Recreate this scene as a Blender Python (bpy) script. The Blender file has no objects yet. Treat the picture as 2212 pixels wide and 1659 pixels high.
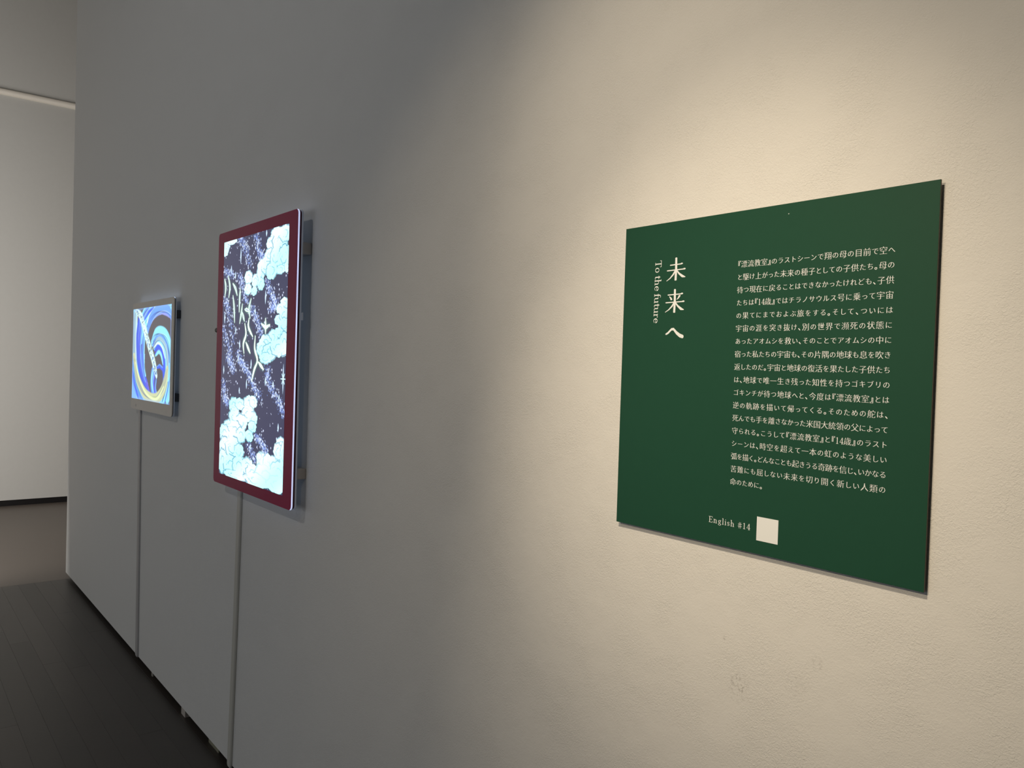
import bpy, bmesh, math, random
import numpy as np
from mathutils import Matrix, Vector

C = bpy.context.scene.collection
SC = bpy.context.scene
EYE = 1.48                      # camera height above the floor

# ------------------------------------------------------------------ camera
cam = bpy.data.cameras.new('camera')
cam.sensor_fit = 'HORIZONTAL'
cam.sensor_width = 36.0
cam.lens = 1705.08 / 2212 * 36.0
cam.clip_start = 0.05
cam_o = bpy.data.objects.new('camera', cam)
C.objects.link(cam_o)
r_ = Vector((0.62846768, 0.7772006, 0.03142617))
u_ = Vector((-0.03467943, -0.01236484, 0.99932199))
f_ = Vector((-0.77706223, 0.62913142, -0.01918197))
M = Matrix((r_, u_, -f_)).transposed().to_4x4()
M.translation = Vector((0, -1.01535, EYE))
cam_o.matrix_world = M
SC.camera = cam_o

# ------------------------------------------------------------------ light
SC.view_settings.view_transform = 'Standard'
SC.view_settings.look = 'None'
SC.view_settings.gamma = 1.0
SC.view_settings.exposure = 0.0
SC.view_settings.use_curve_mapping = False

world = bpy.data.worlds.new('world')
world.use_nodes = True
world.node_tree.nodes['Background'].inputs[0].default_value = (0.5, 0.5, 0.52, 1)
world.node_tree.nodes['Background'].inputs[1].default_value = 0.05
SC.world = world


def lamp(name, kind, loc, aim, energy, color, **kw):
    d = bpy.data.lights.new(name, kind)
    d.energy = energy
    d.color = color
    for k, v in kw.items():
        setattr(d, k, v)
    o = bpy.data.objects.new(name, d)
    o.location = loc
    o.rotation_euler = (Vector(aim) - Vector(loc)).to_track_quat('-Z', 'Y').to_euler()
    C.objects.link(o)
    return o


WARM = (1.0, 0.815, 0.57)
SOFT = (1.0, 0.985, 0.97)
# track spotlights on the text panel: two close ones and one from farther back
lamp('panel_spot', 'SPOT', (-0.438, -1.33, EYE + 1.119), (-0.694, 0, EYE - 0.202), 72, WARM,
     spot_size=math.radians(42.3), spot_blend=1.0, shadow_soft_size=0.012)
lamp('panel_spot_second', 'SPOT', (-0.423, -1.461, EYE + 1.225), (-1.165, 0, EYE + 0.051), 33, WARM,
     spot_size=math.radians(50.9), spot_blend=1.0, shadow_soft_size=0.012)
lamp('panel_spot_far', 'SPOT', (-0.90, -3.60, EYE + 1.50), (-0.50, 0, EYE + 0.206), 176, WARM,
     spot_size=math.radians(29.5), spot_blend=0.884, shadow_soft_size=0.03)
# spot that reaches the two displays from farther back
lamp('display_spot', 'SPOT', (-1.5, -3.6, EYE + 2.9), (-3.5, 0, EYE), 62, SOFT,
     spot_size=math.radians(95), spot_blend=1.0, shadow_soft_size=0.035)
# dim broad fill added to even out the ambient
lamp('gallery_fill', 'AREA', (-3.6, -5.0, 1.2), (-3.6, 0, 1.1), 21, (0.88, 0.94, 1.0),
     shape='RECTANGLE', size=6.5, size_y=2.2)
# far bay beyond the end of the partition
lamp('far_bay_light', 'AREA', (-6.0, -1.9, 1.7), (-9, -1.9, 1.3), 90, (1.0, 0.955, 0.88),
     shape='RECTANGLE', size=2.6, size_y=3.0)


# ------------------------------------------------------------------ materials
def lin(c):
    c = c / 255.0
    return c / 12.92 if c <= 0.04045 else ((c + 0.055) / 1.055) ** 2.4


def rgb(r, g, b):
    return (lin(r), lin(g), lin(b), 1.0)


def mat(name, color, rough=0.6, spec=0.4, metallic=0.0, var=0.0, scale=30, bump=0.0,
        bump_scale=200, emit=None, emit_strength=1.0):
    m = bpy.data.materials.new(name)
    m.use_nodes = True
    nt = m.node_tree
    b = nt.nodes['Principled BSDF']
    b.inputs['Roughness'].default_value = rough
    b.inputs['Specular IOR Level'].default_value = spec
    b.inputs['Metallic'].default_value = metallic
    tc = nt.nodes.new('ShaderNodeTexCoord')
    n = nt.nodes.new('ShaderNodeTexNoise')
    n.inputs['Scale'].default_value = scale
    n.inputs['Detail'].default_value = 4
    nt.links.new(tc.outputs['Object'], n.inputs['Vector'])
    mix = nt.nodes.new('ShaderNodeMix')
    mix.data_type = 'RGBA'
    k = 1 - var
    mix.inputs[6].default_value = (color[0] * k, color[1] * k, color[2] * k, 1)
    mix.inputs[7].default_value = (min(1, color[0] * (2 - k)), min(1, color[1] * (2 - k)), min(1, color[2] * (2 - k)), 1)
    nt.links.new(n.outputs['Fac'], mix.inputs[0])
    nt.links.new(mix.outputs[2], b.inputs['Base Color'])
    if bump:
        n2 = nt.nodes.new('ShaderNodeTexNoise')
        n2.inputs['Scale'].default_value = bump_scale
        n2.inputs['Detail'].default_value = 3
        nt.links.new(tc.outputs['Object'], n2.inputs['Vector'])
        bp = nt.nodes.new('ShaderNodeBump')
        bp.inputs['Strength'].default_value = 1.0
        bp.inputs['Distance'].default_value = bump
        nt.links.new(n2.outputs['Fac'], bp.inputs['Height'])
        nt.links.new(bp.outputs[0], b.inputs['Normal'])
    if emit:
        b.inputs['Emission Color'].default_value = emit
        b.inputs['Emission Strength'].default_value = emit_strength
    return m


def plaster():
    """roller painted wall: fine orange peel relief in patches, a few grey scuffs"""
    m = bpy.data.materials.new('painted_plaster')
    m.use_nodes = True
    nt = m.node_tree
    L = nt.links.new
    b = nt.nodes['Principled BSDF']
    b.inputs['Roughness'].default_value = 0.75
    b.inputs['Specular IOR Level'].default_value = 0.25
    tc = nt.nodes.new('ShaderNodeTexCoord')
    mp = nt.nodes.new('ShaderNodeMapping')
    mp.inputs['Rotation'].default_value = (0, math.radians(18), 0)
    mp.inputs['Scale'].default_value = (0.95, 1, 1.0)
    L(tc.outputs['Object'], mp.inputs['Vector'])

    def noise(scale, detail, rough=0.5, vec=None, dist=0.0):
        n = nt.nodes.new('ShaderNodeTexNoise')
        n.inputs['Scale'].default_value = scale
        n.inputs['Detail'].default_value = detail
        n.inputs['Roughness'].default_value = rough
        n.inputs['Distortion'].default_value = dist
        L(vec or mp.outputs[0], n.inputs['Vector'])
        return n

    def mth(op, a, c=None, v=None):
        n = nt.nodes.new('ShaderNodeMath')
        n.operation = op
        L(a, n.inputs[0])
        if c is not None:
            L(c, n.inputs[1])
        elif v is not None:
            n.inputs[1].default_value = v
        return n.outputs[0]
    peel = noise(330, 2.5, 0.6, dist=0.9)
    patch = noise(9, 2)
    ramp = nt.nodes.new('ShaderNodeMapRange')
    ramp.inputs[1].default_value = 0.38
    ramp.inputs[2].default_value = 0.62
    ramp.inputs[3].default_value = 0.35
    ramp.inputs[4].default_value = 1.0
    L(patch.outputs['Fac'], ramp.inputs[0])
    big = noise(28, 3)
    h = mth('ADD', mth('MULTIPLY', peel.outputs['Fac'], ramp.outputs[0]),
            mth('MULTIPLY', big.outputs['Fac'], v=0.9))
    bp = nt.nodes.new('ShaderNodeBump')
    bp.inputs['Strength'].default_value = 1.0
    bp.inputs['Distance'].default_value = PEEL
    L(h, bp.inputs['Height'])
    L(bp.outputs[0], b.inputs['Normal'])
    # scuffs: dirt with a place of its own on the wall
    sep = nt.nodes.new('ShaderNodeSeparateXYZ')
    L(tc.outputs['Object'], sep.inputs[0])
    dirt = noise(170, 4, 0.7, tc.outputs['Object'])
    total = None
    for x, z, rx, rz, s in SCUFFS:
        dx = mth('POWER', mth('DIVIDE', mth('SUBTRACT', sep.outputs[0], v=x), v=rx), v=2)
        dz = mth('POWER', mth('DIVIDE', mth('SUBTRACT', sep.outputs[2], v=z), v=rz), v=2)
        d = mth('ADD', dx, dz)
        mr = nt.nodes.new('ShaderNodeMapRange')
        mr.inputs[1].default_value = 1.0
        mr.inputs[2].default_value = 0.0
        mr.inputs[3].default_value = 0.0
        mr.inputs[4].default_value = s
        L(d, mr.inputs[0])
        total = mr.outputs[0] if total is None else mth('ADD', total, mr.outputs[0])
    dr = nt.nodes.new('ShaderNodeMapRange')
    dr.inputs[1].default_value = 0.50
    dr.inputs[2].default_value = 0.68
    L(dirt.outputs['Fac'], dr.inputs[0])
    fac = mth('MULTIPLY', total, dr.outputs[0])
    mix = nt.nodes.new('ShaderNodeMix')
    mix.data_type = 'RGBA'
    mix.inputs[6].default_value = (0.80, 0.80, 0.79, 1)
    mix.inputs[7].default_value = (0.30, 0.28, 0.26, 1)
    L(fac, mix.inputs[0])
    L(mix.outputs[2], b.inputs['Base Color'])
    return m


PEEL = 0.0011
SCUFFS = [(-0.692, EYE - 0.466, 0.022, 0.028, 0.7), (-0.567, EYE - 0.392, 0.010, 0.012, 0.6),
          (-0.717, EYE - 0.400, 0.006, 0.005, 1.2), (-0.60, EYE - 0.43, 0.03, 0.02, 0.2),
          (-1.282, EYE + 0.342, 0.008, 0.006, 0.4)]
M_WALL = plaster()
M_FARWALL = mat('far_wall_paint', (0.62, 0.61, 0.59), 0.8, 0.2, var=0.02)
M_CEIL = mat('ceiling_paint', (0.55, 0.54, 0.53), 0.9, 0.2, var=0.02)
M_TRIM = mat('rail_paint', (0.86, 0.80, 0.72), 0.5, var=0.03)
M_BLACK = mat('black_baseboard', (0.012, 0.011, 0.012), 0.35, 0.4, var=0.1)
M_FLOOR = mat('dark_floorboard', (0.047, 0.041, 0.036), 0.38, 0.45, var=0.22, scale=3.0, bump=0.0002, bump_scale=60)
M_FLOOR2 = mat('dark_floorboard_browner', (0.049, 0.0415, 0.036), 0.37, 0.45, var=0.22, scale=3.5, bump=0.0002, bump_scale=60)
M_FLOOR3 = mat('dark_floorboard_darker', (0.0455, 0.040, 0.0355), 0.39, 0.45, var=0.22, scale=2.5, bump=0.0002, bump_scale=60)
M_FLOORFAR = mat('bay_floor_painted_sheen', (0.135, 0.112, 0.096), 0.42, 0.45, var=0.10, scale=1.5)  # far wall's grazing reflection painted in as a lighter floor tone
M_LEAK = mat('gap_leak_glow', (0.7, 0.7, 0.75), 0.4, emit=(0.55, 0.72, 1.0, 1), emit_strength=2.2)  # added glow standing in for light that leaks between the plates
M_GREEN = mat('green_matte_print', (0.0135, 0.072, 0.043, 1), 0.5, 0.2, var=0.03, scale=60, bump=0.00003, bump_scale=900)
M_CORE = mat('foam_board_edge', (0.10, 0.09, 0.065, 1), 0.7, var=0.05)
M_PRINT = mat('white_print', (0.90, 0.94, 0.97), 0.6, 0.2, var=0.01)
M_RED = mat('deep_red_plate', rgb(165, 14, 82), 0.4, 0.16, var=0.04, scale=20)
M_DRED = mat('dark_red_layer', rgb(70, 8, 30), 0.3, 0.5, var=0.05)
M_LITEDGE = mat('light_carrying_acrylic', (0.7, 0.7, 0.78), 0.2, 0.6, var=0.02, emit=(0.60, 0.68, 1.0, 1), emit_strength=0.78)
M_ACRYL = mat('milky_acrylic', (0.55, 0.52, 0.52), 0.25, 0.6, var=0.03, emit=(0.5, 0.7, 1.0, 1), emit_strength=0.05)
M_FROST = mat('frosted_grey_plate', (0.72, 0.68, 0.63), 0.45, 0.4, var=0.03)
M_DGREY = mat('dark_grey_layer', (0.03, 0.04, 0.06), 0.4, var=0.05)
M_BRACKET = mat('pale_mount_block', (0.55, 0.52, 0.50), 0.6, var=0.03)
M_DUCT = mat('grey_plastic_cover', (0.62, 0.61, 0.56), 0.45, 0.4, var=0.03)
M_DUCT2 = mat('cool_grey_plastic_cover', (0.50, 0.49, 0.49), 0.45, 0.4, var=0.03)
M_FOOT = mat('pale_wooden_block', (0.50, 0.46, 0.42), 0.7, var=0.06, scale=60)
M_SHIM = mat('olive_grey_shim', (0.28, 0.27, 0.20), 0.7, var=0.08, scale=60)


def screen_mat(name, strength):
    m = bpy.data.materials.new(name)
    m.use_nodes = True
    nt = m.node_tree
    b = nt.nodes['Principled BSDF']
    b.inputs['Base Color'].default_value = (0.02, 0.02, 0.025, 1)
    b.inputs['Roughness'].default_value = 0.3
    a = nt.nodes.new('ShaderNodeAttribute')
    a.attribute_name = 'picture'
    nt.links.new(a.outputs['Color'], b.inputs['Emission Color'])
    b.inputs['Emission Strength'].default_value = strength
    return m


# ------------------------------------------------------------------ mesh helpers
def obj(name, bm, m, parent=None, smooth=False):
    me = bpy.data.meshes.new(name)
    bm.normal_update()
    bm.to_mesh(me)
    bm.free()
    me.materials.append(m)
    if smooth:
        for p in me.polygons:
            p.use_smooth = True
    o = bpy.data.objects.new(name, me)
    C.objects.link(o)
    if parent:
        o.parent = parent
    return o


def tag(o, label=None, cat=None, group=None, kind=None):
    if label:
        o['label'] = label
    if cat:
        o['category'] = cat
    if group:
        o['group'] = group
    if kind:
        o['kind'] = kind
    return o


def empty(name, loc):
    o = bpy.data.objects.new(name, None)
    o.location = loc
    o.empty_display_size = 0.1
    C.objects.link(o)
    return o


def box(bm, x0, x1, y0, y1, z0, z1, bevel=0.0):
    vs = [bm.verts.new((x, y, z)) for x in (x0, x1) for y in (y0, y1) for z in (z0, z1)]
    idx = [(0, 1, 3, 2), (4, 6, 7, 5), (0, 4, 5, 1), (2, 3, 7, 6), (0, 2, 6, 4), (1, 5, 7, 3)]
    fs = [bm.faces.new([vs[i] for i in f]) for f in idx]
    if bevel:
        es = list({e for f in fs for e in f.edges})
        bmesh.ops.bevel(bm, geom=es, offset=bevel, segments=2, affect='EDGES', profile=0.5)


def rplate(bm, x0, x1, z0, z1, y0, y1, r=0.01, seg=6, bevel=0.0):
    """upright plate with rounded corners, front at y0 (towards the room), back at y1"""
    pts = []
    for cx, cz, a0 in ((x1 - r, z1 - r, 0), (x0 + r, z1 - r, 90), (x0 + r, z0 + r, 180), (x1 - r, z0 + r, 270)):
        for k in range(seg + 1):
            a = math.radians(a0 + 90 * k / seg)
            pts.append((cx + r * math.cos(a), cz + r * math.sin(a)))
    fr = [bm.verts.new((x, y0, z)) for x, z in pts]
    bk = [bm.verts.new((x, y1, z)) for x, z in pts]
    n = len(pts)
    f = bm.faces.new(fr)
    g = bm.faces.new(bk[::-1])
    for i in range(n):
        bm.faces.new((fr[i], bk[i], bk[(i + 1) % n], fr[(i + 1) % n]))
    bmesh.ops.recalc_face_normals(bm, faces=bm.faces[:])
    if bevel:
        bmesh.ops.bevel(bm, geom=list(f.edges) + list(g.edges), offset=bevel, segments=2, affect='EDGES')


# ------------------------------------------------------------------ the setting
FX0, FX1, FY0, FY1 = -9.6, 3.2, -5.2, 3.0
PX0, PX1, PY0 = -5.86, -1.8, -1.45       # the boarded area seen by the camera
PW = 0.09
NROW = 26
PY1 = PY0 + PW * NROW
bm = bmesh.new()
box(bm, FX0, FX1, FY0, FY1, -0.12, -0.012)
for a in ((PX1, FX1, FY0, FY1), (PX0, PX1, FY0, PY0), (PX0, PX1, PY1, FY1)):
    box(bm, a[0], a[1], a[2], a[3], -0.012, 0.0)
floor = tag(obj('floor', bm, M_FLOOR), kind='structure')

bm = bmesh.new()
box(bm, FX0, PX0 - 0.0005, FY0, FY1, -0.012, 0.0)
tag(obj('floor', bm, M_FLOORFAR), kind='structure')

rnd = random.Random(4)
plank_me = {}
for r in range(NROW):
    x = PX0 - rnd.uniform(0, 1.5)
    while x < PX1:
        ln = 1.82
        x0, x1 = max(x, PX0), min(x + ln, PX1)
        if x1 - x0 > 0.05:
            bm = bmesh.new()
            y0 = PY0 + r * PW
            box(bm, x0 + 0.0002, x1 - 0.0002, y0 + 0.0002, y0 + PW - 0.0002, -0.0125, 0.0, 0.0004)
            o = obj('plank', bm, rnd.choice((M_FLOOR, M_FLOOR, M_FLOOR2, M_FLOOR3)), floor)
        x += ln

# the long partition: plaster slab lifted off the floor, its far end rounded
bm = bmesh.new()
box(bm, -5.945, 3.0, 0.0, 0.30, 0.03, 5.0)
es = [e for e in bm.edges if all(abs(v.co.x + 5.945) < 1e-4 for v in e.verts)
      and abs(e.verts[0].co.z - e.verts[1].co.z) > 1]
es += [e for e in bm.edges if all(abs(v.co.x + 5.945) < 1e-4 and v.co.z < 0.05 for v in e.verts)]
bmesh.ops.bevel(bm, geom=es, offset=0.02, segments=4, affect='EDGES')
part = tag(obj('wall_right', bm, M_WALL), kind='structure')
bm = bmesh.new()
box(bm, -3.379, -3.3264, 0.0006, 0.0216, 0.0, 0.0298, 0.0012)
obj('foot', bm, M_FOOT, part)
bm = bmesh.new()
box(bm, -3.063, -2.9505, 0.0108, 0.0165, 0.0, 0.0298, 0.0008)
tag(obj('shim', bm, M_SHIM, part), 'olive grey packing strip')
bm = bmesh.new()
box(bm, -3.845, -3.83, 0.004, 0.010, 0.006, 0.0298, 0.0008)
obj('shim', bm, M_FOOT, part)
for x in (-5.2, -4.3, -1.9, -0.8, 0.4, 1.6, 2.8):
    bm = bmesh.new()
    box(bm, x - 0.03, x + 0.03, 0.10, 0.20, 0.0, 0.0298, 0.001)
    obj('foot', bm, M_BLACK, part)

# far wall with its rail and recessed black baseboard
RAILZ = EYE + 2.475
bm = bmesh.new()
box(bm, FX0, -8.95, FY0, FY1, 0.058, RAILZ)
box(bm, FX0, -8.97, FY0, FY1, RAILZ, 5.75)
tag(obj('wall_left', bm, M_FARWALL), kind='structure')
bm = bmesh.new()
box(bm, FX0, -8.965, FY0, FY1, 0.0, 0.058)
tag(obj('baseboard_left', bm, M_BLACK), kind='structure')
bm = bmesh.new()
n = 16
rr = 0.030
ringa = [bm.verts.new((-8.945 + rr * math.cos(2 * math.pi * k / n), FY0 + 0.01, RAILZ + rr * math.sin(2 * math.pi * k / n))) for k in range(n)]
ringb = [bm.verts.new((v.co.x, FY1 - 0.01, v.co.z)) for v in ringa]
for k in range(n):
    bm.faces.new((ringa[k], ringb[k], ringb[(k + 1) % n], ringa[(k + 1) % n]))
bm.faces.new(ringa[::-1])
bm.faces.new(ringb)
tag(obj('trim_1', bm, M_TRIM, smooth=True), kind='structure')
bm = bmesh.new()
box(bm, FX0, FX1, FY0, FY1, 5.75, 5.9)
tag(obj('ceiling', bm, M_CEIL), kind='structure')
bm = bmesh.new()
box(bm, FX0, FX1, FY0 - 0.1, FY0, 0.0, 5.75)
tag(obj('wall_front', bm, M_FARWALL), kind='structure')
bm = bmesh.new()
box(bm, FX0, FX1, FY1, FY1 + 0.1, 0.0, 5.75)
tag(obj('wall_back', bm, M_FARWALL), kind='structure')
bm = bmesh.new()
box(bm, FX1, FX1 + 0.1, FY0, FY1, 0.0, 5.75)
tag(obj('wall_near', bm, M_FARWALL), kind='structure')

# ------------------------------------------------------------------ lettering
GLYPH = {}


def glyph(ch):
    """outline of one character from Blender's own font, thinned and then widened sideways only,
    which gives the thick stems and thin bars of the print"""
    if ch in GLYPH:
        return GLYPH[ch]
    cu = bpy.data.curves.new('glyph', 'FONT')
    cu.body = ch
    cu.size = 1
    cu.resolution_u = 2
    cu.offset = 0.0 if ch in '『』、。' else -0.0165
    t = bpy.data.objects.new('glyph', cu)
    C.objects.link(t)
    bpy.context.view_layer.update()
    me = t.to_mesh()
    vs = np.array([v.co[:] for v in me.vertices]) if len(me.vertices) else np.zeros((0, 3))
    fs = [tuple(p.vertices) for p in me.polygons]
    t.to_mesh_clear()
    bpy.data.objects.remove(t)
    bpy.data.curves.remove(cu)
    GLYPH[ch] = (vs, fs)
    return GLYPH[ch]


SM = 0.018


class Ink:
    """flat print: faces collected in panel coordinates (x right, z up) at a tiny height above the board"""

    def __init__(self, y):
        self.v, self.f, self.y, self.k = [], [], y, 0

    def add(self, pts, faces, dy=0.0):
        o = len(self.v)
        self.v += [(p[0], self.y - dy, p[1]) for p in pts]
        self.f += [tuple(i + o for i in f) for f in faces]

    def build(self, name, m, parent):
        me = bpy.data.meshes.new(name)
        me.from_pydata(self.v, [], self.f)
        me.materials.append(m)
        o = bpy.data.objects.new(name, me)
        C.objects.link(o)
        o.parent = parent
        return o


def hull(pts):
    pts = sorted(set((round(x, 7), round(y, 7)) for x, y in pts))
    def half(ps):
        h = []
        for p in ps:
            while len(h) > 1 and (h[-1][0] - h[-2][0]) * (p[1] - h[-2][1]) - (h[-1][1] - h[-2][1]) * (p[0] - h[-2][0]) <= 0:
                h.pop()
            h.append(p)
        return h[:-1]
    return half(pts) + half(pts[::-1])


def nib(strokes, xf, ink, n=10):
    """broad-nib strokes: each point is (x, y, half width, half height) of the nib"""
    for s in strokes:
        for i in range(len(s) - 1):
            ps = []
            for x, y, a, b in (s[i], s[i + 1]):
                for k in range(n):
                    t = 2 * math.pi * (k + 0.5) / n
                    ps.append((x + a * math.cos(t), y + b * math.sin(t)))
            h = hull([xf(p) for p in ps])
            ink.k += 1
            ink.add(h, [tuple(range(len(h)))], dy=(ink.k % 17) * 4e-6)


def arc(cx, cy, rx, ry, a0, a1, w, h, n=9):
    out = []
    for k in range(n + 1):
        a = math.radians(a0 + (a1 - a0) * k / n)
        ww = w * abs(math.cos(a)) + h * (1 - abs(math.cos(a)))
        out.append((cx + rx * math.cos(a), cy + ry * math.sin(a), ww, h))
    return out


S_, T_ = 0.047, 0.0185     # stem and hairline half widths (em)


def V(x, y0, y1):
    return [(x, y0, S_, T_), (x, y1, S_, T_)]


def Hh(x0, x1, y):
    return [(x0, y, T_, T_ * 1.15), (x1, y, T_, T_ * 1.15)]


def foot(x, y=0.01, w=0.085):
    return Hh(x - w, x + w, y)


SERIF = {
    'T': (0.62, [V(.31, .02, .68), Hh(.04, .58, .68), [(.04, .68, T_, T_), (.03, .55, T_, T_)], [(.58, .68, T_, T_), (.59, .55, T_, T_)], foot(.31, w=.11)]),
    'o': (0.50, [arc(.25, .225, .175, .215, 0, 360, S_, T_, 18)]),
    't': (0.36, [V(.15, .09, .58), [(.15, .09, S_, T_), (.18, .025, .03, T_), (.25, .01, .02, T_), (.33, .06, T_, T_)], Hh(.04, .32, .44)]),
    'h': (0.58, [V(.13, .02, .72), foot(.13), Hh(.04, .13, .72), [(.15, .33, T_, T_), (.24, .43, .02, T_), (.34, .43, .03, T_), (.41, .33, S_, T_), (.41, .02, S_, T_)], foot(.42)]),
    'e': (0.48, [Hh(.09, .41, .25), arc(.25, .225, .17, .215, 5, 300, S_, T_, 14) + [(.42, .09, T_, T_)]]),
    'f': (0.34, [V(.14, .02, .58), [(.14, .58, S_, T_), (.17, .69, .03, T_), (.25, .72, .02, T_), (.33, .69, .03, .025)], Hh(.03, .28, .44), foot(.15, w=.1)]),
    'u': (0.56, [[(.11, .44, S_, T_), (.11, .12, S_, T_), (.16, .03, .03, T_), (.24, .01, .02, T_), (.33, .05, T_, T_), (.41, .14, T_, T_)], Hh(.03, .11, .44), V(.41, .02, .44), Hh(.33, .41, .44), Hh(.41, .50, .01)]),
    'r': (0.42, [V(.13, .02, .44), Hh(.04, .13, .44), foot(.14, w=.1), [(.15, .30, T_, T_), (.22, .41, .015, T_), (.29, .44, .02, T_), (.35, .40, .035, .03)]]),
    'E': (0.62, [V(.16, .02, .68), Hh(.05, .54, .68), Hh(.05, .56, .01), Hh(.16, .42, .35), [(.54, .68, T_, T_), (.55, .56, T_, T_)], [(.56, .01, T_, T_), (.58, .16, T_, T_)], [(.42, .42, T_, T_), (.42, .28, T_, T_)]]),
    'n': (0.58, [V(.13, .02, .44), Hh(.04, .13, .44), foot(.13), [(.15, .33, T_, T_), (.24, .43, .02, T_), (.34, .43, .03, T_), (.41, .33, S_, T_), (.41, .02, S_, T_)], foot(.42)]),
    'g': (0.50, [arc(.23, .29, .13, .14, 0, 360, S_ * .9, T_, 14), [(.32, .40, T_, T_), (.43, .46, .03, .02)], [(.16, .17, T_, T_), (.13, .10, .02, T_), (.20, .05, .03, .025), (.34, .04, .03, .025), (.42, -.04, S_, T_)], [(.42, -.04, S_, T_), (.36, -.14, .03, T_), (.22, -.17, .02, T_), (.09, -.12, S_ * .8, T_), (.08, -.04, .03, T_), (.17, .04, T_, T_)]]),
    'l': (0.28, [V(.14, .02, .72), Hh(.05, .14, .72), foot(.14)]),
    'i': (0.28, [V(.14, .02, .44), Hh(.05, .14, .44), foot(.14), [(.14, .62, .045, .045), (.14, .621, .045, .045)]]),
    's': (0.40, [[(.31, .32, T_, T_), (.31, .41, T_, T_), (.20, .44, .02, T_), (.09, .38, S_ * .8, T_), (.11, .28, S_, T_), (.27, .19, S_, T_), (.31, .09, S_ * .8, T_), (.20, .01, .02, T_), (.08, .04, T_, T_), (.07, .14, T_, T_)]]),
    '#': (0.60, [[(.20, -.02, T_ * 1.3, T_), (.24, .66, T_ * 1.3, T_)], [(.38, -.02, T_ * 1.3, T_), (.42, .66, T_ * 1.3, T_)], Hh(.06, .56, .44), Hh(.05, .55, .20)]),
    '1': (0.46, [V(.23, .02, .68), [(.23, .68, T_, T_), (.11, .62, T_, T_)], foot(.23, w=.12)]),
    '4': (0.50, [V(.34, .02, .68), [(.33, .68, T_, T_), (.04, .19, T_, T_)], Hh(.04, .47, .19), foot(.34, w=.10)]),
    ' ': (0.26, []),
}


def serif_line(text, ink, x0, z0, size, track=0.0, turn=False):
    p = 0.0
    for ch in text:
        adv, st = SERIF[ch]
        if turn:    # the line runs downwards, letter tops to the right
            xf = (lambda q, p=p: (x0 + q[1] * size, z0 - (p + q[0]) * size))
        else:
            xf = (lambda q, p=p: (x0 + (p + q[0]) * size, z0 + q[1] * size))
        nib(st, xf, ink)
        p += adv + track
    return p * size


def serif_width(text):
    return sum(SERIF[c][0] for c in text)


def advance(ch):
    if ch in '『』、。':
        return 0.5
    if ch in '14':
        return 0.46
    o = ord(ch)
    if 0x3040 <= o <= 0x30ff:
        return 0.90 if ch not in 'っとしょ' else 0.84
    return 1.0


def jp_line(text, ink, x0, x1, zc, em, justify=True):
    adv = [advance(c) for c in text]
    tot = sum(adv) * em
    gap = (x1 - x0 - tot) / max(1, len(text) - 1) if justify else 0.0
    x = x0
    for ch, a in zip(text, adv):
        if ch in '14':
            nib(SERIF[ch][1], lambda q, x=x: (x + q[0] * em * 1.02, zc + (q[1] - 0.36) * em * 1.12), ink)
        else:
            vs, fs = glyph(ch)
            sh = {'『': -0.5, '』': 0.0, '、': 0.0, '。': 0.0}.get(ch, -(1 - a) / 2)
            ks = 0.90 if 0x3040 <= ord(ch) <= 0x30ff else 1.03
            if ch in '『』、。':
                ks = 1.0
            if len(vs):
                for k, d in enumerate((-SM, SM)):
                    ink.k += 1
                    ink.add([(x + a * em / 2 + ((v[0] + sh - a / 2) * ks + d) * em, zc + (v[1] - 0.38) * ks * em) for v in vs], fs,
                            dy=(ink.k % 17) * 4e-6)
        x += a * em + gap


BODY = '''『漂流教室』のラストシーンで翔の母の目前で空へ
と駆け上がった未来の種子としての子供たち。母の
待つ現在に戻ることはできなかったけれども、子供
たちは『14歳』ではチラノサウルス号に乗って宇宙
の果てにまでおよぶ旅をする。そして、ついには
宇宙の涯を突き抜け、別の世界で瀕死の状態に
あったアオムシを救い、そのことでアオムシの中に
宿った私たちの宇宙も、その片隅の地球も息を吹き
返したのだ。宇宙と地球の復活を果たした子供たち
は、地球で唯一生き残った知性を持つゴキブリの
ゴキンチが待つ地球へと、今度は『漂流教室』とは
逆の軌跡を描いて帰ってくる。そのための舵は、
死んでも手を離さなかった米国大統領の父によって
守られる。こうして『漂流教室』と『14歳』のラスト
シーンは、時空を超えて一本の虹のような美しい
弧を描く。どんなことも起きうる奇跡を信じ、いかなる
苦難にも屈しない未来を切り開く新しい人類の
命のために。'''.split('\n')

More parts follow.
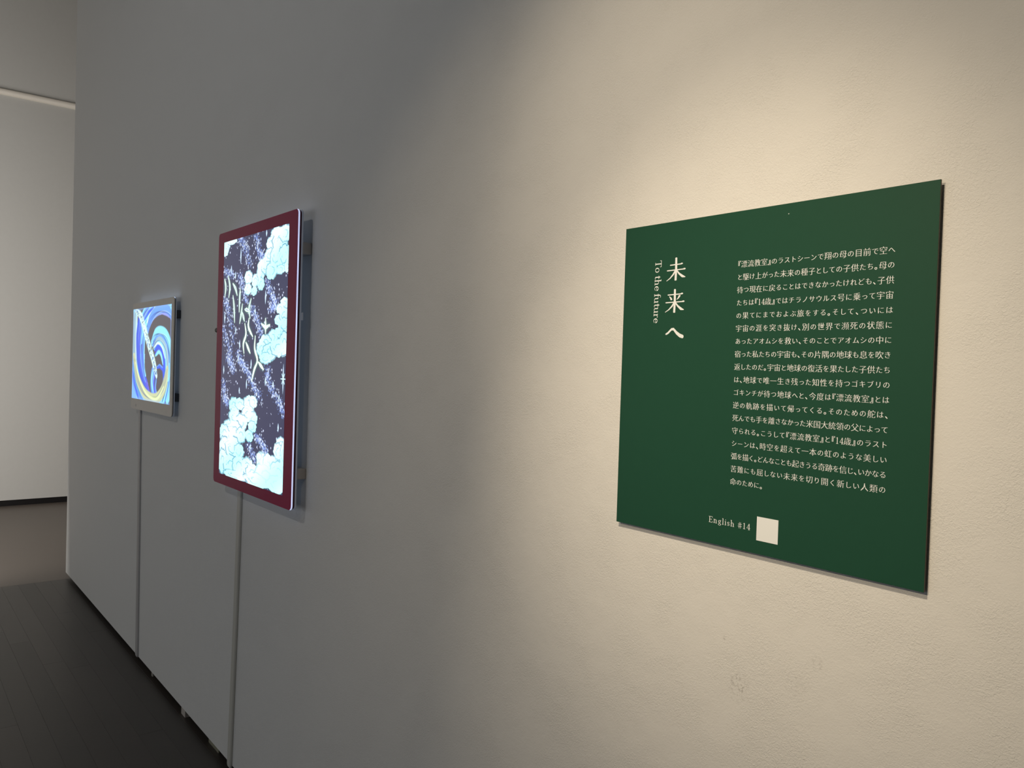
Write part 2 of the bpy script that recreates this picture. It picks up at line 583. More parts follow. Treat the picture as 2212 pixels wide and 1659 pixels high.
# title characters drawn stroke by stroke, box 0..1 both ways
TITLE = {
    '未': [[(.20, .69, .02, .022), (.74, .705, .03, .022), (.78, .72, .05, .03)],
          [(.05, .46, .02, .022), (.86, .475, .03, .022), (.92, .485, .055, .032)],
          [(.49, .98, .045, .02), (.50, .5, .05, .03), (.49, .03, .048, .02)],
          [(.47, .45, .03, .03), (.36, .28, .035, .03), (.20, .12, .025, .02), (.03, .02, .008, .012)],
          [(.53, .45, .02, .03), (.66, .30, .035, .035), (.84, .17, .06, .045), (.93, .14, .05, .02)]],
    '来': [[(.14, .77, .02, .022), (.80, .785, .03, .022), (.86, .80, .05, .032)],
          [(.04, .44, .02, .022), (.88, .455, .03, .022), (.94, .465, .055, .032)],
          [(.49, .99, .045, .02), (.50, .5, .05, .03), (.49, .01, .048, .02)],
          [(.47, .43, .03, .03), (.36, .27, .035, .03), (.20, .13, .025, .02), (.02, .03, .008, .012)],
          [(.53, .43, .02, .03), (.66, .28, .035, .035), (.84, .14, .06, .045), (.93, .11, .05, .02)],
          [(.22, .69, .015, .02), (.29, .63, .035, .03), (.32, .57, .045, .03)],
          [(.74, .71, .045, .03), (.68, .62, .03, .025), (.61, .56, .012, .014)]],
    'へ': [[(.03, .40, .035, .08), (.13, .50, .04, .09), (.32, .86, .03, .11), (.44, .88, .03, .12), (.62, .50, .045, .15), (.80, .24, .06, .17), (.95, .14, .055, .16)]],
}


# ------------------------------------------------------------------ green text panel
PT = 0.010
YI = -PT - 0.00015
bm = bmesh.new()
box(bm, -0.9423, -0.4262, -PT, -PT + 0.003, EYE - 0.2588, EYE + 0.2468, 0.0004)
panel = obj('text_panel', bm, M_GREEN)
panel.data.materials.append(M_CORE)
for p in panel.data.polygons:
    p.material_index = 0 if p.normal.y < -0.5 else 1
tag(panel, 'dark green text panel with white Japanese lettering on the brightly lit wall', 'sign')

for ch, cx, cz, w, h in (('未', -0.8300, 0.1692, 0.040, 0.0375), ('来', -0.8305, 0.1180, 0.0395, 0.0375), ('へ', -0.8288, 0.0662, 0.0365, 0.0165)):
    ink = Ink(YI)
    bold = [[(q[0], q[1], q[2] * 1.12, q[3] * 1.06) for q in st] for st in TITLE[ch]]
    nib(bold, lambda q: (cx + (q[0] - 0.5) * w, EYE + cz + (q[1] - 0.5) * h), ink, 12)
    ink.build('title_character', M_PRINT, panel)

ink = Ink(YI)
size = 0.0185
w0 = serif_width('To the future') * size
track = (0.1035 - w0) / 12 / size
serif_line('To the future', ink, -0.8737, EYE + 0.1862, size, track, turn=True)
ink.build('subtitle_lettering', M_PRINT, panel)

ink = Ink(YI)
size = 0.0128
w0 = serif_width('English #14') * size
track = (0.0745 - w0) / 10 / size
serif_line('English #14', ink, -0.7490, EYE - 0.2262, size, track)
ink.build('caption_lettering', M_PRINT, panel)

bm = bmesh.new()
box(bm, -0.6637, -0.6286, -PT - 0.0003, -PT + 0.001, EYE - 0.2388, EYE - 0.2040)
tag(obj('blank_label', bm, M_PRINT, panel), 'plain white square label')
for px_ in (-0.90, -0.69, -0.48):
    for pz_ in (-0.20, 0.19):
        bm = bmesh.new()
        box(bm, px_ - 0.02, px_ + 0.02, -PT + 0.003, 0.0, EYE + pz_ - 0.02, EYE + pz_ + 0.02)
        obj('mounting_pad', bm, M_CORE, panel)
bm = bmesh.new()
bmesh.ops.create_icosphere(bm, subdivisions=1, radius=0.0009, matrix=Matrix.Translation((-0.6308, -PT, EYE + 0.2317)))
obj('paint_fleck', bm, M_PRINT, panel)

for i, t in enumerate(BODY):
    ink = Ink(YI)
    zc = EYE + 0.1668 - i * 0.01915
    last = i == len(BODY) - 1
    jp_line(t, ink, -0.7127, -0.4776 if not last else -0.6560, zc, 0.0109)
    ink.build('text_line', M_PRINT, panel)


# ------------------------------------------------------------------ pictures on the two displays
def grid_screen(name, x0, x1, z0, z1, y, nx, nz, colors, m, parent):
    xs = np.linspace(x0, x1, nx)
    zs = np.linspace(z1, z0, nz)
    X, Z = np.meshgrid(xs, zs)
    V3 = np.stack([X, np.full_like(X, y), Z], -1).reshape(-1, 3)
    i = np.arange(nz - 1)[:, None] * nx + np.arange(nx - 1)[None, :]
    F = np.stack([i, i + nx, i + nx + 1, i + 1], -1).reshape(-1, 4)
    me = bpy.data.meshes.new(name)
    me.vertices.add(len(V3))
    me.vertices.foreach_set('co', V3.astype(np.float32).ravel())
    me.loops.add(F.size)
    me.loops.foreach_set('vertex_index', F.astype(np.int32).ravel())
    me.polygons.add(len(F))
    me.polygons.foreach_set('loop_start', np.arange(0, F.size, 4, dtype=np.int32))
    me.update(calc_edges=True)
    a = me.color_attributes.new('picture', 'FLOAT_COLOR', 'POINT')
    c4 = np.ones((len(V3), 4), np.float32)
    c4[:, :3] = colors.reshape(-1, 3)
    a.data.foreach_set('color', c4.ravel())
    me.materials.append(m)
    o = bpy.data.objects.new(name, me)
    C.objects.link(o)
    o.parent = parent
    return o


def L3(r, g, b):
    return np.array([lin(r), lin(g), lin(b)])


def segdist(U, W, p, q):
    d = (q[0] - p[0], q[1] - p[1])
    t = np.clip(((U - p[0]) * d[0] + (W - p[1]) * d[1]) / (d[0] ** 2 + d[1] ** 2 + 1e-12), 0, 1)
    return np.hypot(U - p[0] - t * d[0], W - p[1] - t * d[1]), t


def smooth_pts(pts, n=6):
    P = [np.array(p) for p in pts]
    P = [2 * P[0] - P[1]] + P + [2 * P[-1] - P[-2]]
    out = []
    for i in range(1, len(P) - 2):
        for k in range(n):
            t = k / n
            out.append(0.5 * (2 * P[i] + (P[i + 1] - P[i - 1]) * t + (2 * P[i - 1] - 5 * P[i] + 4 * P[i + 1] - P[i + 2]) * t * t
                              + (3 * P[i] - P[i - 1] - 3 * P[i + 1] + P[i + 2]) * t ** 3))
    out.append(P[-2])
    return out


LOBES = [(0.428, 0.171, 0.065, 0.029), (0.424, 0.217, 0.057, 0.025), (0.534, 0.188, 0.055, 0.027), (0.522, 0.229, 0.048, 0.019), (0.617, 0.156, 0.061, 0.045),
    (0.622, 0.205, 0.054, 0.026), (0.684, 0.135, 0.067, 0.036), (0.751, 0.056, 0.059, 0.028), (0.74, 0.099, 0.073, 0.028), (0.82, 0.022, 0.071, 0.024),
    (0.88, 0.054, 0.111, 0.05), (0.947, 0.032, 0.081, 0.034), (0.828, 0.112, 0.085, 0.047), (0.941, 0.119, 0.082, 0.05), (0.775, 0.16, 0.087, 0.035),
    (0.897, 0.163, 0.063, 0.019), (0.986, 0.156, 0.041, 0.023), (0.044, 0.011, 0.074, 0.027), (0.028, 0.036, 0.056, 0.025), (0.135, 0.004, 0.09, 0.015),
    (0.964, 0.292, 0.061, 0.023), (0.904, 0.309, 0.056, 0.019), (0.88, 0.351, 0.049, 0.019), (0.961, 0.334, 0.068, 0.03), (0.965, 0.372, 0.081, 0.03),
    (0.898, 0.398, 0.069, 0.019), (0.814, 0.416, 0.071, 0.031), (0.713, 0.435, 0.089, 0.032), (0.654, 0.459, 0.076, 0.032), (0.776, 0.471, 0.115, 0.035),
    (0.889, 0.455, 0.111, 0.035), (0.971, 0.44, 0.068, 0.049), (0.718, 0.495, 0.089, 0.024), (0.232, 0.695, 0.079, 0.034), (0.336, 0.687, 0.084, 0.025),
    (0.486, 0.677, 0.096, 0.029), (0.55, 0.671, 0.063, 0.025), (0.474, 0.723, 0.112, 0.033), (0.556, 0.736, 0.063, 0.029), (0.543, 0.77, 0.063, 0.025),
    (0.254, 0.742, 0.103, 0.039), (0.361, 0.762, 0.1, 0.038), (0.499, 0.809, 0.064, 0.025), (0.151, 0.79, 0.09, 0.031), (0.26, 0.802, 0.137, 0.047),
    (0.081, 0.821, 0.092, 0.04), (0.366, 0.813, 0.084, 0.034), (0.087, 0.883, 0.091, 0.053), (0.232, 0.873, 0.139, 0.052), (0.338, 0.883, 0.084, 0.034),
    (0.056, 0.943, 0.074, 0.058), (0.204, 0.949, 0.14, 0.048), (0.344, 0.942, 0.117, 0.047), (0.478, 0.932, 0.096, 0.037), (0.561, 0.954, 0.109, 0.037),
    (0.696, 0.894, 0.075, 0.036), (0.665, 0.884, 0.046, 0.02), (0.786, 0.895, 0.072, 0.035), (0.888, 0.891, 0.084, 0.031), (0.762, 0.945, 0.172, 0.047),
    (0.933, 0.922, 0.123, 0.046), (0.965, 0.812, 0.068, 0.027), (0.926, 0.842, 0.062, 0.034), (0.996, 0.849, 0.041, 0.049), (0.909, 0.967, 0.124, 0.035),
    (0.611, 0.978, 0.182, 0.032), (0.279, 0.986, 0.203, 0.021)]
STREAMS = [[(0.267, 0.001), (0.356, 0.041), (0.447, 0.122)], [(0.532, 0.004), (0.586, 0.073), (0.644, 0.109)], [(0.705, 0.2), (0.784, 0.255), (0.831, 0.288),
    (0.775, 0.31)], [(0.04, 0.241), (0.102, 0.305), (0.205, 0.425)], [(0.016, 0.37), (0.136, 0.459), (0.199, 0.546)], [(0.283, 0.155), (0.339, 0.205),
    (0.413, 0.271)], [(0.497, 0.294), (0.582, 0.349), (0.649, 0.407)], [(0.28, 0.472), (0.406, 0.543)], [(0.009, 0.124), (0.177, 0.15)], [(0.318, 0.508),
    (0.457, 0.553), (0.543, 0.605), (0.642, 0.651)], [(0.103, 0.492), (0.218, 0.552)], [(0.752, 0.536), (0.788, 0.599), (0.908, 0.65), (0.996, 0.704)],
    [(0.039, 0.6), (0.084, 0.67), (0.124, 0.699)], [(0.61, 0.803), (0.69, 0.83), (0.768, 0.857)], [(0.503, 0.851), (0.604, 0.905)]]
SPARKS = [(0.295, 0.075, 0.036), (0.689, 0.012, 0.014), (0.696, 0.26, 0.028), (0.138, 0.126, 0.022), (0.212, 0.152, 0.017), (0.039, 0.326, 0.027), (0.236,
    0.382, 0.017), (0.311, 0.442, 0.021), (0.291, 0.498, 0.021), (0.503, 0.521, 0.021), (0.546, 0.312, 0.016), (0.97, 0.571, 0.057), (0.437, 0.603,
    0.021), (0.724, 0.585, 0.02), (0.835, 0.592, 0.01), (0.92, 0.754, 0.017), (0.044, 0.55, 0.02), (0.921, 0.642, 0.013), (0.519, 0.854, 0.014), (0.322,
    0.632, 0.015)]
WISPS = [[(0.022, 0.16), (0.044, 0.192), (0.035, 0.232)], [(0.086, 0.15), (0.118, 0.196), (0.104, 0.239)], [(0.171, 0.185), (0.218, 0.208), (0.247, 0.235)],
    [(0.177, 0.237), (0.2, 0.286), (0.214, 0.347)], [(0.297, 0.212), (0.292, 0.246), (0.289, 0.305)], [(0.338, 0.277), (0.324, 0.315), (0.302, 0.353)],
    [(0.341, 0.311), (0.378, 0.345)], [(0.477, 0.26), (0.448, 0.297), (0.468, 0.335)], [(0.382, 0.299), (0.449, 0.305)], [(0.452, 0.338), (0.447, 0.372),
    (0.516, 0.41)], [(0.388, 0.358), (0.409, 0.401), (0.371, 0.438), (0.383, 0.476)], [(0.412, 0.434), (0.482, 0.476)], [(0.645, 0.362), (0.707, 0.376),
    (0.766, 0.368)], [(0.704, 0.344), (0.709, 0.4)], [(0.556, 0.41), (0.553, 0.459), (0.597, 0.504), (0.553, 0.541)], [(0.613, 0.512), (0.692, 0.539)],
    [(0.598, 0.514), (0.553, 0.543), (0.518, 0.589)], [(0.606, 0.518), (0.647, 0.548), (0.707, 0.529), (0.719, 0.553)]]
SWIRL = [('cyan', 0.255, [(0.028, 0.03), (0.025, 0.408), (0.116, 0.689), (0.275, 0.914), (0.465, 1.0)]), ('sky', 0.13, [(0.011, 0.598), (0.1, 0.831), (0.303,
    0.994)]), ('blue', 0.031, [(0.017, 0.702), (0.075, 0.832), (0.195, 0.993)]), ('teal', 0.022, [(0.013, 0.626), (0.125, 0.829), (0.303, 0.994)]),
    ('teal', 0.018, [(0.009, 0.56), (0.173, 0.808), (0.418, 0.986)]), ('cyan', 0.13, [(0.947, 0.955), (0.994, 0.744), (1.004, 0.578)]), ('cyan', 0.151,
    [(0.787, 0.976), (0.9, 0.833), (0.968, 0.621), (0.979, 0.462)]), ('navy', 0.018, [(0.828, 0.981), (0.92, 0.831), (0.98, 0.662)]), ('blue', 0.018,
    [(0.889, 0.989), (0.96, 0.829), (1.005, 0.661)]), ('navy', 0.018, [(0.724, 0.972), (0.88, 0.817), (0.948, 0.621), (0.952, 0.513)]), ('cyan', 0.255,
    [(1.013, 0.025), (0.775, 0.019), (0.565, 0.041), (0.348, 0.156), (0.216, 0.317)]), ('white', 0.035, [(0.649, 0.002), (0.5, 0.055), (0.394, 0.158)]),
    ('blue', 0.031, [(0.563, 0.006), (0.389, 0.077), (0.234, 0.207), (0.197, 0.409)]), ('sky', 0.066, [(0.431, 0.007), (0.298, 0.09), (0.188, 0.242),
    (0.164, 0.455)]), ('grey', 0.109, [(0.053, 0.032), (0.027, 0.219), (0.056, 0.503), (0.114, 0.642)]), ('white', 0.022, [(0.115, 0.035), (0.094, 0.315),
    (0.108, 0.549)]), ('blue', 0.087, [(0.168, 0.112), (0.139, 0.316), (0.169, 0.548), (0.264, 0.731), (0.411, 0.86), (0.528, 0.942)]), ('deep', 0.044,
    [(0.21, 0.206), (0.185, 0.409), (0.22, 0.594), (0.337, 0.773), (0.492, 0.891)]), ('sky', 0.035, [(0.26, 0.162), (0.231, 0.363), (0.255, 0.575),
    (0.359, 0.754), (0.454, 0.813)]), ('deep', 0.031, [(0.317, 0.227), (0.275, 0.428), (0.291, 0.592), (0.382, 0.753), (0.442, 0.796)]), ('cyan', 0.057,
    [(0.35, 0.192), (0.316, 0.409), (0.325, 0.573), (0.381, 0.726)]), ('blue', 0.018, [(0.334, 0.319), (0.303, 0.501), (0.342, 0.664)]), ('navy', 0.031,
    [(0.989, 0.106), (0.898, 0.055), (0.776, 0.034), (0.63, 0.049), (0.482, 0.117), (0.396, 0.203)]), ('sky', 0.134, [(1.01, 0.14), (0.9, 0.085), (0.777,
    0.061), (0.632, 0.08), (0.505, 0.144), (0.432, 0.231)]), ('lilac', 0.022, [(1.001, 0.164), (0.901, 0.11), (0.8, 0.093), (0.676, 0.108), (0.55, 0.164),
    (0.445, 0.267)]), ('hole', 0.002, [(0.779, 0.091), (0.921, 0.124), (1.006, 0.181), (1.011, 0.413), (0.872, 0.302), (0.728, 0.282), (0.581, 0.323),
    (0.519, 0.393), (0.435, 0.285), (0.528, 0.163), (0.655, 0.107)]), ('cyan', 0.13, [(0.551, 0.375), (0.645, 0.307), (0.749, 0.291), (0.873, 0.328),
    (0.958, 0.429), (0.985, 0.579), (0.954, 0.729)]), ('navy', 0.02, [(0.573, 0.367), (0.667, 0.324), (0.792, 0.322), (0.896, 0.379), (0.96, 0.479),
    (0.975, 0.579)]), ('sky', 0.061, [(0.564, 0.402), (0.668, 0.346), (0.772, 0.343), (0.877, 0.404), (0.922, 0.496), (0.939, 0.621), (0.906, 0.748)]),
    ('grey', 0.074, [(0.587, 0.428), (0.67, 0.377), (0.753, 0.364), (0.858, 0.429), (0.914, 0.538), (0.921, 0.664), (0.877, 0.775)]), ('cyan', 0.052,
    [(0.61, 0.446), (0.692, 0.398), (0.776, 0.412), (0.862, 0.497), (0.889, 0.623), (0.875, 0.733)]), ('blue', 0.035, [(0.611, 0.463), (0.693, 0.42),
    (0.778, 0.446), (0.844, 0.53), (0.866, 0.632), (0.856, 0.751)]), ('white', 0.018, [(0.598, 0.428), (0.691, 0.385), (0.798, 0.429), (0.874, 0.539)]),
    ('deep', 0.026, [(0.623, 0.498), (0.706, 0.454), (0.78, 0.489), (0.825, 0.565), (0.85, 0.649)]), ('cyan', 0.031, [(0.635, 0.516), (0.718, 0.476),
    (0.782, 0.514), (0.823, 0.599)]), ('blue', 0.048, [(0.684, 0.636), (0.746, 0.613), (0.809, 0.642), (0.844, 0.717), (0.846, 0.759)]), ('sky', 0.022,
    [(0.684, 0.623), (0.745, 0.601), (0.819, 0.633)]), ('hole', 0.002, [(0.657, 0.533), (0.72, 0.519), (0.784, 0.557), (0.818, 0.624), (0.745, 0.601),
    (0.673, 0.62)]), ('hole', 0.002, [(0.707, 0.662), (0.811, 0.667), (0.836, 0.751), (0.817, 0.786), (0.699, 0.904), (0.666, 0.759)]), ('hole', 0.002,
    [(0.362, 0.41), (0.527, 0.526), (0.588, 0.639), (0.551, 0.764), (0.554, 0.932), (0.454, 0.813), (0.357, 0.636)]), ('sky', 0.087, [(0.599, 0.639),
    (0.571, 0.728), (0.566, 0.834), (0.615, 0.936)]), ('cyan', 0.031, [(0.568, 0.675), (0.552, 0.781), (0.591, 0.894)]), ('deep', 0.031, [(0.636, 0.716),
    (0.608, 0.805), (0.635, 0.891), (0.68, 0.941)]), ('sky', 0.026, [(0.67, 0.75), (0.654, 0.847), (0.69, 0.923)]), ('violet', 0.031, [(0.408, 0.797),
    (0.492, 0.887)]), ('lime', 0.1, [(0.044, 0.521), (0.144, 0.744), (0.321, 0.901), (0.507, 0.966), (0.681, 0.962), (0.822, 0.88), (0.897, 0.766), (0.93,
    0.647)]), ('olive', 0.022, [(0.059, 0.559), (0.182, 0.761), (0.368, 0.908), (0.551, 0.958), (0.702, 0.948)]), ('limew', 0.026, [(0.086, 0.596),
    (0.206, 0.77), (0.391, 0.915), (0.596, 0.968), (0.723, 0.946), (0.86, 0.827)])]
TRUNK = [[(0.077, 0.014), (0.215, 0.086), (0.329, 0.228), (0.428, 0.365), (0.513, 0.473), (0.584, 0.569), (0.632, 0.655), (0.672, 0.724)]]



def over(img, mask, col):
    m = np.clip(mask, 0, 1)[..., None]
    img *= 1 - m
    img += m * col


def night_sky(nx, nz, aspect):
    """clouds, star dust and sparks on a dark sky; aspect = width / height of the picture"""
    rng = np.random.default_rng(11)
    u = np.linspace(0, 1, nx)
    v = np.linspace(0, 1, nz)
    Vv, U = np.meshgrid(v, u, indexing='ij')
    X = U * aspect
    px = 1.0 / nz
    img = np.empty((nz, nx, 3))
    img[:] = L3(40, 43, 76)

    def dot(cu, cv, r, col, stretch=1.0, a=1.0):
        i0, i1 = int((cv - r * 2 * stretch) * nz), int((cv + r * 2 * stretch) * nz) + 2
        j0, j1 = int((cu - r * 2 / aspect) * nx), int((cu + r * 2 / aspect) * nx) + 2
        i0, j0 = max(i0, 0), max(j0, 0)
        if i1 <= i0 or j1 <= j0:
            return
        d = np.hypot((X[i0:i1, j0:j1] - cu * aspect), (Vv[i0:i1, j0:j1] - cv) / stretch)
        over(img[i0:i1, j0:j1], a * (r * 1.4 - d) / (r * 0.8), col)
    for _ in range(420):
        dot(rng.random(), rng.random(), rng.choice([.0016, .0022, .003, .004]), L3(215, 225, 255), 1.0, rng.uniform(.6, 1))
    for st in STREAMS:
        P = smooth_pts(st, 8)
        for p in P:
            for _ in range(20):
                dot(p[0] + rng.normal(0, .024), p[1] + rng.normal(0, .009), rng.uniform(.0009, .0021),
                    L3(135, 165, 240), 1.3, rng.uniform(.4, .9))
            for _ in range(3):
                dot(p[0] + rng.normal(0, .03), p[1] + rng.normal(0, .012), .003, L3(215, 230, 255), 1.3, .9)
    for cu, cv, h in SPARKS:
        du = np.abs(X - cu * aspect)
        dv = np.abs(Vv - cv)
        k = np.clip(1 - dv / h, 0, 1)
        over(img, (0.0045 * k ** 0.6 * 1.5 - du) / 0.002 * (dv < h), L3(200, 228, 255))
        over(img, ((0.35 * h) * np.clip(1 - dv / (0.35 * h), 0, 1) ** 2.2 * 0.6 - du) / 0.003, L3(200, 228, 255))
        if h > 0.05:
            for a in (35, 90, 145):
                ca, sa = math.cos(math.radians(a)), math.sin(math.radians(a))
                d, t = segdist(X, Vv, (cu * aspect - .022 * sa, cv - .022 * ca), (cu * aspect + .022 * sa, cv + .022 * ca))
                over(img, (0.0028 - d) / 0.002, L3(200, 240, 255))
    # clouds: union of lobes with inked rims
    big = np.full(U.shape, 9.0)
    rim = np.zeros(U.shape)
    for cu, cv, ru, rv in LOBES:
        ang = np.arctan2((Vv - cv) / rv, (U - cu) / ru)
        wob = 1 + 0.05 * np.sin(ang * 7 + cu * 40) + 0.03 * np.sin(ang * 13 + cv * 60)
        d = np.hypot((U - cu) / ru, (Vv - cv) / rv) / wob
        big = np.minimum(big, d)
        inner = np.exp(-((d - 0.93) / 0.055) ** 2) * (np.sin(ang * 2.0 + cu * 30 + cv * 17) > -0.15)
        curl = np.exp(-((d - (0.42 + 0.11 * ang / 3.14)) / 0.05) ** 2) * (np.sin(ang + cv * 50) > 0.1) * 0.8
        vein = np.exp(-(np.sin(d * 9 + 2.2 * np.sin(ang * 2 + cu * 20) + cv * 40) / 0.16) ** 2) * (np.sin(ang * 3.0 + cu * 60 + cv * 31) > 0.55) * (d > 0.2) * 0.75
        curl = np.maximum(curl, vein)
        rim = np.maximum(rim * np.clip((d - 0.75) * 4, 0, 1), np.maximum(inner, curl) * (d < 1.1))
    halo = np.clip(1.12 - big, 0, .12) / .12
    over(img, halo * 0.25, L3(80, 150, 160))
    cloud = np.clip((1.02 - big) / 0.05, 0, 1)
    shade = 0.5 + 0.5 * np.sin(U * 9 + Vv * 23)
    colr = L3(176, 250, 250) * (1 - 0.55 * shade[..., None]) + L3(238, 255, 255) * 0.55 * shade[..., None]
    colr = colr * 1.12
    hatch = 0.5 + 0.5 * np.sin(X * 900 + 4 * np.sin(Vv * 60))
    edge_far = np.clip(0.5 - U * 5, 0, .5)
    colr = colr * (1 - (hatch * edge_far)[..., None] * 0.8)
    over(img, cloud, colr)
    calm = 1 - 0.75 * np.clip((U - 0.5) * 5, 0, 1) * np.clip((Vv - 0.86) * 14, 0, 1)
    over(img, rim * cloud * calm * 0.9, L3(44, 96, 150))
    # pale wisps in the middle of the sky
    for w in WISPS[:-1]:
        P = smooth_pts(w, 5)
        best = np.full(U.shape, 9.0)
        for i in range(len(P) - 1):
            d, t = segdist(X, Vv, (P[i][0] * aspect, P[i][1]), (P[i + 1][0] * aspect, P[i + 1][1]))
            k = (i + t) / (len(P) - 1)
            best = np.minimum(best, d / (0.35 + 0.9 * np.sin(np.pi * np.clip(k, 0.05, .95)) ** .7))
        over(img, np.exp(-(best / 0.010) ** 2) * 0.45, L3(110, 170, 150))
        wr = 0.0062
        over(img, (wr * 1.2 - best) / (wr * .5), L3(232, 255, 238))
        if w[0][1] < 0.33:
            over(img, (wr * .35 - best) / (wr * .3), L3(60, 110, 170))
    return img


COL = dict(cyan=(138, 228, 255), sky=(98, 160, 255), blue=(30, 84, 236), deep=(58, 84, 228), navy=(22, 66, 150),
           teal=(60, 150, 200), white=(225, 250, 255), grey=(150, 190, 205), lilac=(150, 160, 245), violet=(98, 80, 215),
           lime=(196, 205, 160), olive=(150, 165, 120), limew=(225, 238, 180))


def inside_poly(U, W, pts):
    P = smooth_pts(list(pts) + [pts[0]], 6)
    m = np.zeros(U.shape, bool)
    for i in range(len(P) - 1):
        (x0, y0), (x1, y1) = P[i], P[i + 1]
        c = ((y0 > W) != (y1 > W)) & (U < (x1 - x0) * (W - y0) / (y1 - y0 + 1e-12) + x0)
        m ^= c
    m = m.astype(float)
    for _ in range(2):
        p = np.pad(m, 1, mode='edge')
        m = sum(p[i:i + m.shape[0], j:j + m.shape[1]] for i in range(3) for j in range(3)) / 9
    return m


def swirl(nx, nz, aspect):
    rng = np.random.default_rng(5)
    u = np.linspace(0, 1, nx)
    v = np.linspace(0, 1, nz)
    Vv, U = np.meshgrid(v, u, indexing='ij')
    img = np.empty((nz, nx, 3))
    img[:] = L3(66, 64, 74)
    img[(U < 0.4) & (Vv > 0.5)] = L3(112, 176, 255)

    def paint(pts, w, col, soft=0.012, a=1.0):
        P = smooth_pts(pts, 7)
        best = np.full(U.shape, 9.0)
        n = len(P) - 1
        for i in range(n):
            d, t = segdist(U, Vv * 0.8, (P[i][0], P[i][1] * 0.8), (P[i + 1][0], P[i + 1][1] * 0.8))
            k = (i + t) / n
            best = np.minimum(best, d / (0.55 + 0.45 * np.clip(np.minimum(k, 1 - k) * 6, 0, 1)))
        over(img, a * (w / 2 + soft / 2 - best) / soft, col)
        return best
    for key, w, pts in SWIRL:
        if not isinstance(pts[0][0], float):
            pts = pts[0]
        if key == 'hole':
            over(img, inside_poly(U, Vv, pts) * 1.0, L3(70, 66, 76))
            continue
        paint(pts, w, L3(*COL[key]))
        if w > 0.05:
            # fine parallel threads inside the broad bands
            for s in (-0.46, -0.2, 0.05, 0.3):
                off = [(p[0] + s * w, p[1]) for p in pts]
                paint(off, 0.007, L3(*COL['white']) if s > 0.1 else L3(*COL['navy']), 0.008, 0.35 if s > 0.1 else 0.75)
    b = paint(TRUNK[0], 0.078, L3(215, 250, 240), 0.02)
    inside = b < 0.036
    for _ in range(130):
        k = rng.random()
        P = smooth_pts(TRUNK[0], 7)
        p = P[int(k * (len(P) - 1))]
        cu, cv = p[0] + rng.normal(0, .022), p[1] + rng.normal(0, .01)
        d = np.hypot(U - cu, (Vv - cv) * .8)
        over(img, (d < rng.uniform(.004, .011)) * inside * 0.8, L3(*( (70, 120, 200) if rng.random() < .6 else (60, 70, 90))))
    # the lit diffuser softens the edge of the picture
    e = np.minimum(np.minimum(U, 1 - U), np.minimum(Vv, 1 - Vv) * .75)
    over(img, np.clip(1 - e / 0.022, 0, 1) * 0.55, L3(130, 175, 245))
    return img


# ------------------------------------------------------------------ red framed display
RX0, RX1, RZ0, RZ1 = -2.8995, -2.2150, -0.4412, 0.4523
red = empty('light_panel', (0, 0, 0))
red.location = ((RX0 + RX1) / 2, 0, EYE + RZ0)
inv = Matrix.Translation(-red.location)


def child(o, par=None):
    if par is not None:
        o.parent = par
    o.data.transform(Matrix.Translation(-(o.parent.location)))
    return o


tag(red, 'red framed light panel with a glowing night sky of clouds and stars', 'display')
for nm, y0, y1, m, ins, bv in (('front_plate', -0.0500, -0.0490, M_RED, 0.0004, 0.0), ('lit_edge_plate', -0.0490, -0.0440, M_LITEDGE, 0.0, 0.001),
                               ('middle_plate', -0.0440, -0.0375, M_DRED, 0.002, 0.0), ('back_plate', -0.0375, -0.0325, M_ACRYL, 0.0, 0.001)):
    bm = bmesh.new()
    rplate(bm, RX0 + ins, RX1 - ins, EYE + RZ0 + ins, EYE + RZ1 - ins, y0, y1, 0.014, 6, bv)
    child(obj(nm, bm, m, red))
S = dict(x0=-2.8414, x1=-2.2770, z0=-0.4047, z1=0.4160)
nx, nz = 300, 700
pic = night_sky(nx, nz, (S['x1'] - S['x0']) / (S['z1'] - S['z0']))
child(grid_screen('picture', S['x0'], S['x1'], EYE + S['z0'], EYE + S['z1'], -0.0503, nx, nz, pic, screen_mat('lit_picture_night', 1.3), red))
for x0, x1 in ((-2.62, -2.50), (-2.285, -2.225)):
    for z0, z1 in ((0.322, 0.357), (-0.351, -0.319)):
        bm = bmesh.new()
        box(bm, x0, x1, -0.0325, 0.0, EYE + z0, EYE + z1, 0.002)
        child(obj('wall_bracket', bm, M_BRACKET, red))
bm = bmesh.new()
box(bm, -2.235, -2.213, -0.0325, -0.027, EYE + 0.124, EYE + 0.147, 0.001)
child(obj('catch', bm, M_ACRYL, red))
bm = bmesh.new()
bmesh.ops.create_cone(bm, cap_ends=True, segments=16, radius1=0.009, radius2=0.007, depth=0.03,
                      matrix=Matrix.Translation((RX0 - 0.012, -0.040, EYE + 0.107)) @ Matrix.Rotation(math.pi / 2, 4, 'Y'))
child(tag(obj('plug', bm, M_BLACK, red), 'small black plug'))

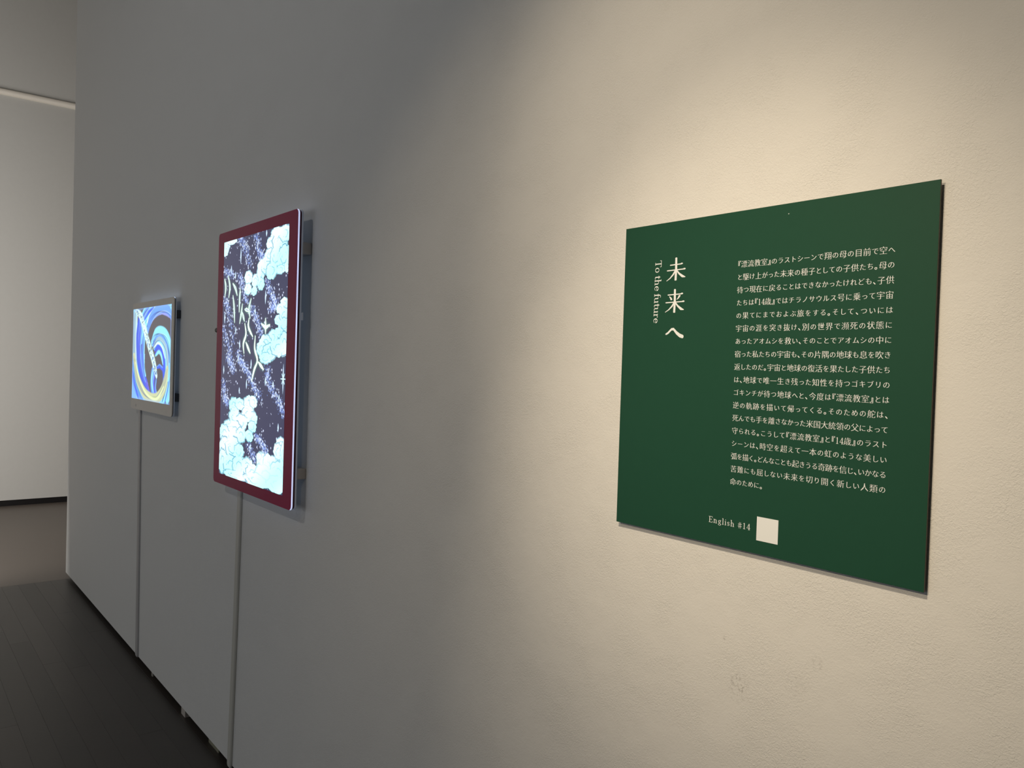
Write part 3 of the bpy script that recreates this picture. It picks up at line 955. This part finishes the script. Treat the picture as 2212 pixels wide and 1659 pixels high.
# ------------------------------------------------------------------ grey framed display
WX0, WX1, WZ0, WZ1 = -4.188, -3.502, -0.2507, 0.2597
grey = empty('light_panel', ((WX0 + WX1) / 2, 0, EYE + WZ0))
tag(grey, 'grey framed light panel with glowing blue swirls, smaller and nearer the wall end', 'display')
for nm, y0, y1, m, ins, bv in (('front_plate', -0.0300, -0.0258, M_FROST, 0.0, 0.001), ('middle_plate', -0.0258, -0.0225, M_DGREY, 0.004, 0.0),
                               ('back_plate', -0.0225, -0.0190, M_ACRYL, 0.0, 0.001)):
    bm = bmesh.new()
    rplate(bm, WX0 + ins, WX1 - ins, EYE + WZ0 + ins, EYE + WZ1 - ins, y0, y1, 0.016, 6, bv)
    child(obj(nm, bm, m, grey))
nx, nz = 260, 300
pic = swirl(nx, nz, 0.633 / 0.431)
child(grid_screen('picture', -4.171, -3.538, EYE - 0.200, EYE + 0.2313, -0.0303, nx, nz, pic, screen_mat('lit_picture_swirl', 1.12), grey))
for x0, x1 in ((-4.12, -4.04), (-3.56, -3.506)):
    for z0, z1 in ((0.17, 0.205), (-0.185, -0.150)):
        bm = bmesh.new()
        box(bm, x0, x1, -0.019, 0.0, EYE + z0, EYE + z1, 0.002)
        child(obj('wall_bracket', bm, M_DGREY, grey))
for x in (-4.10, -4.085):
    bm = bmesh.new()
    box(bm, x, x + 0.004, -0.0304, -0.029, EYE - 0.238, EYE - 0.226)
    child(obj('button', bm, M_DUCT2, grey))


bm = bmesh.new()
box(bm, WX0 + 0.03, WX1 - 0.02, -0.0256, -0.0227, EYE + WZ1 - 0.003, EYE + WZ1 + 0.0005)
child(tag(obj('leak_glow_strip', bm, M_LEAK, grey), 'added glow for light leaking along the top edge'))

# ------------------------------------------------------------------ cable covers
def cover(name, xt, zt, xb, zb, w, d, m, label):
    """half-round moulding lying on the wall from (xt, zt) down to (xb, zb)"""
    bm = bmesh.new()
    sec = [(-w / 2, 0), (-w / 2, -d * .6), (-w / 2 + d * .35, -d * .95), (-w / 4, -d), (w / 4, -d),
           (w / 2 - d * .35, -d * .95), (w / 2, -d * .6), (w / 2, 0)]
    rows = []
    for k, (x, z, s) in enumerate(((xt, zt, 1), ((xt + xb) / 2 + 0.004, (zt + zb) / 2, 1), (xb, zb + 0.012, 1), (xb, zb + 0.004, .9), (xb, zb, .6))):
        rows.append([bm.verts.new((x + a * s, b * s, z)) for a, b in sec])
    for r in range(len(rows) - 1):
        for i in range(len(sec) - 1):
            bm.faces.new((rows[r][i], rows[r + 1][i], rows[r + 1][i + 1], rows[r][i + 1]))
        bm.faces.new((rows[r][-1], rows[r + 1][-1], rows[r + 1][0], rows[r][0]))
    bm.faces.new(rows[0])
    bm.faces.new(rows[-1][::-1])
    bmesh.ops.recalc_face_normals(bm, faces=bm.faces[:])
    o = obj(name, bm, m)
    return tag(o, label, 'cable cover', 'cable covers below the two light panels')


cover('cable_cover', -2.752, EYE - 0.43, -2.792, 0.018, 0.034, 0.009, M_DUCT, 'grey cable cover running down to the floor from the red framed panel')
cover('cable_cover', -4.118, EYE - 0.245, -4.078, 0.026, 0.038, 0.008, M_DUCT2, 'grey cable cover running down to the floor from the grey framed panel')
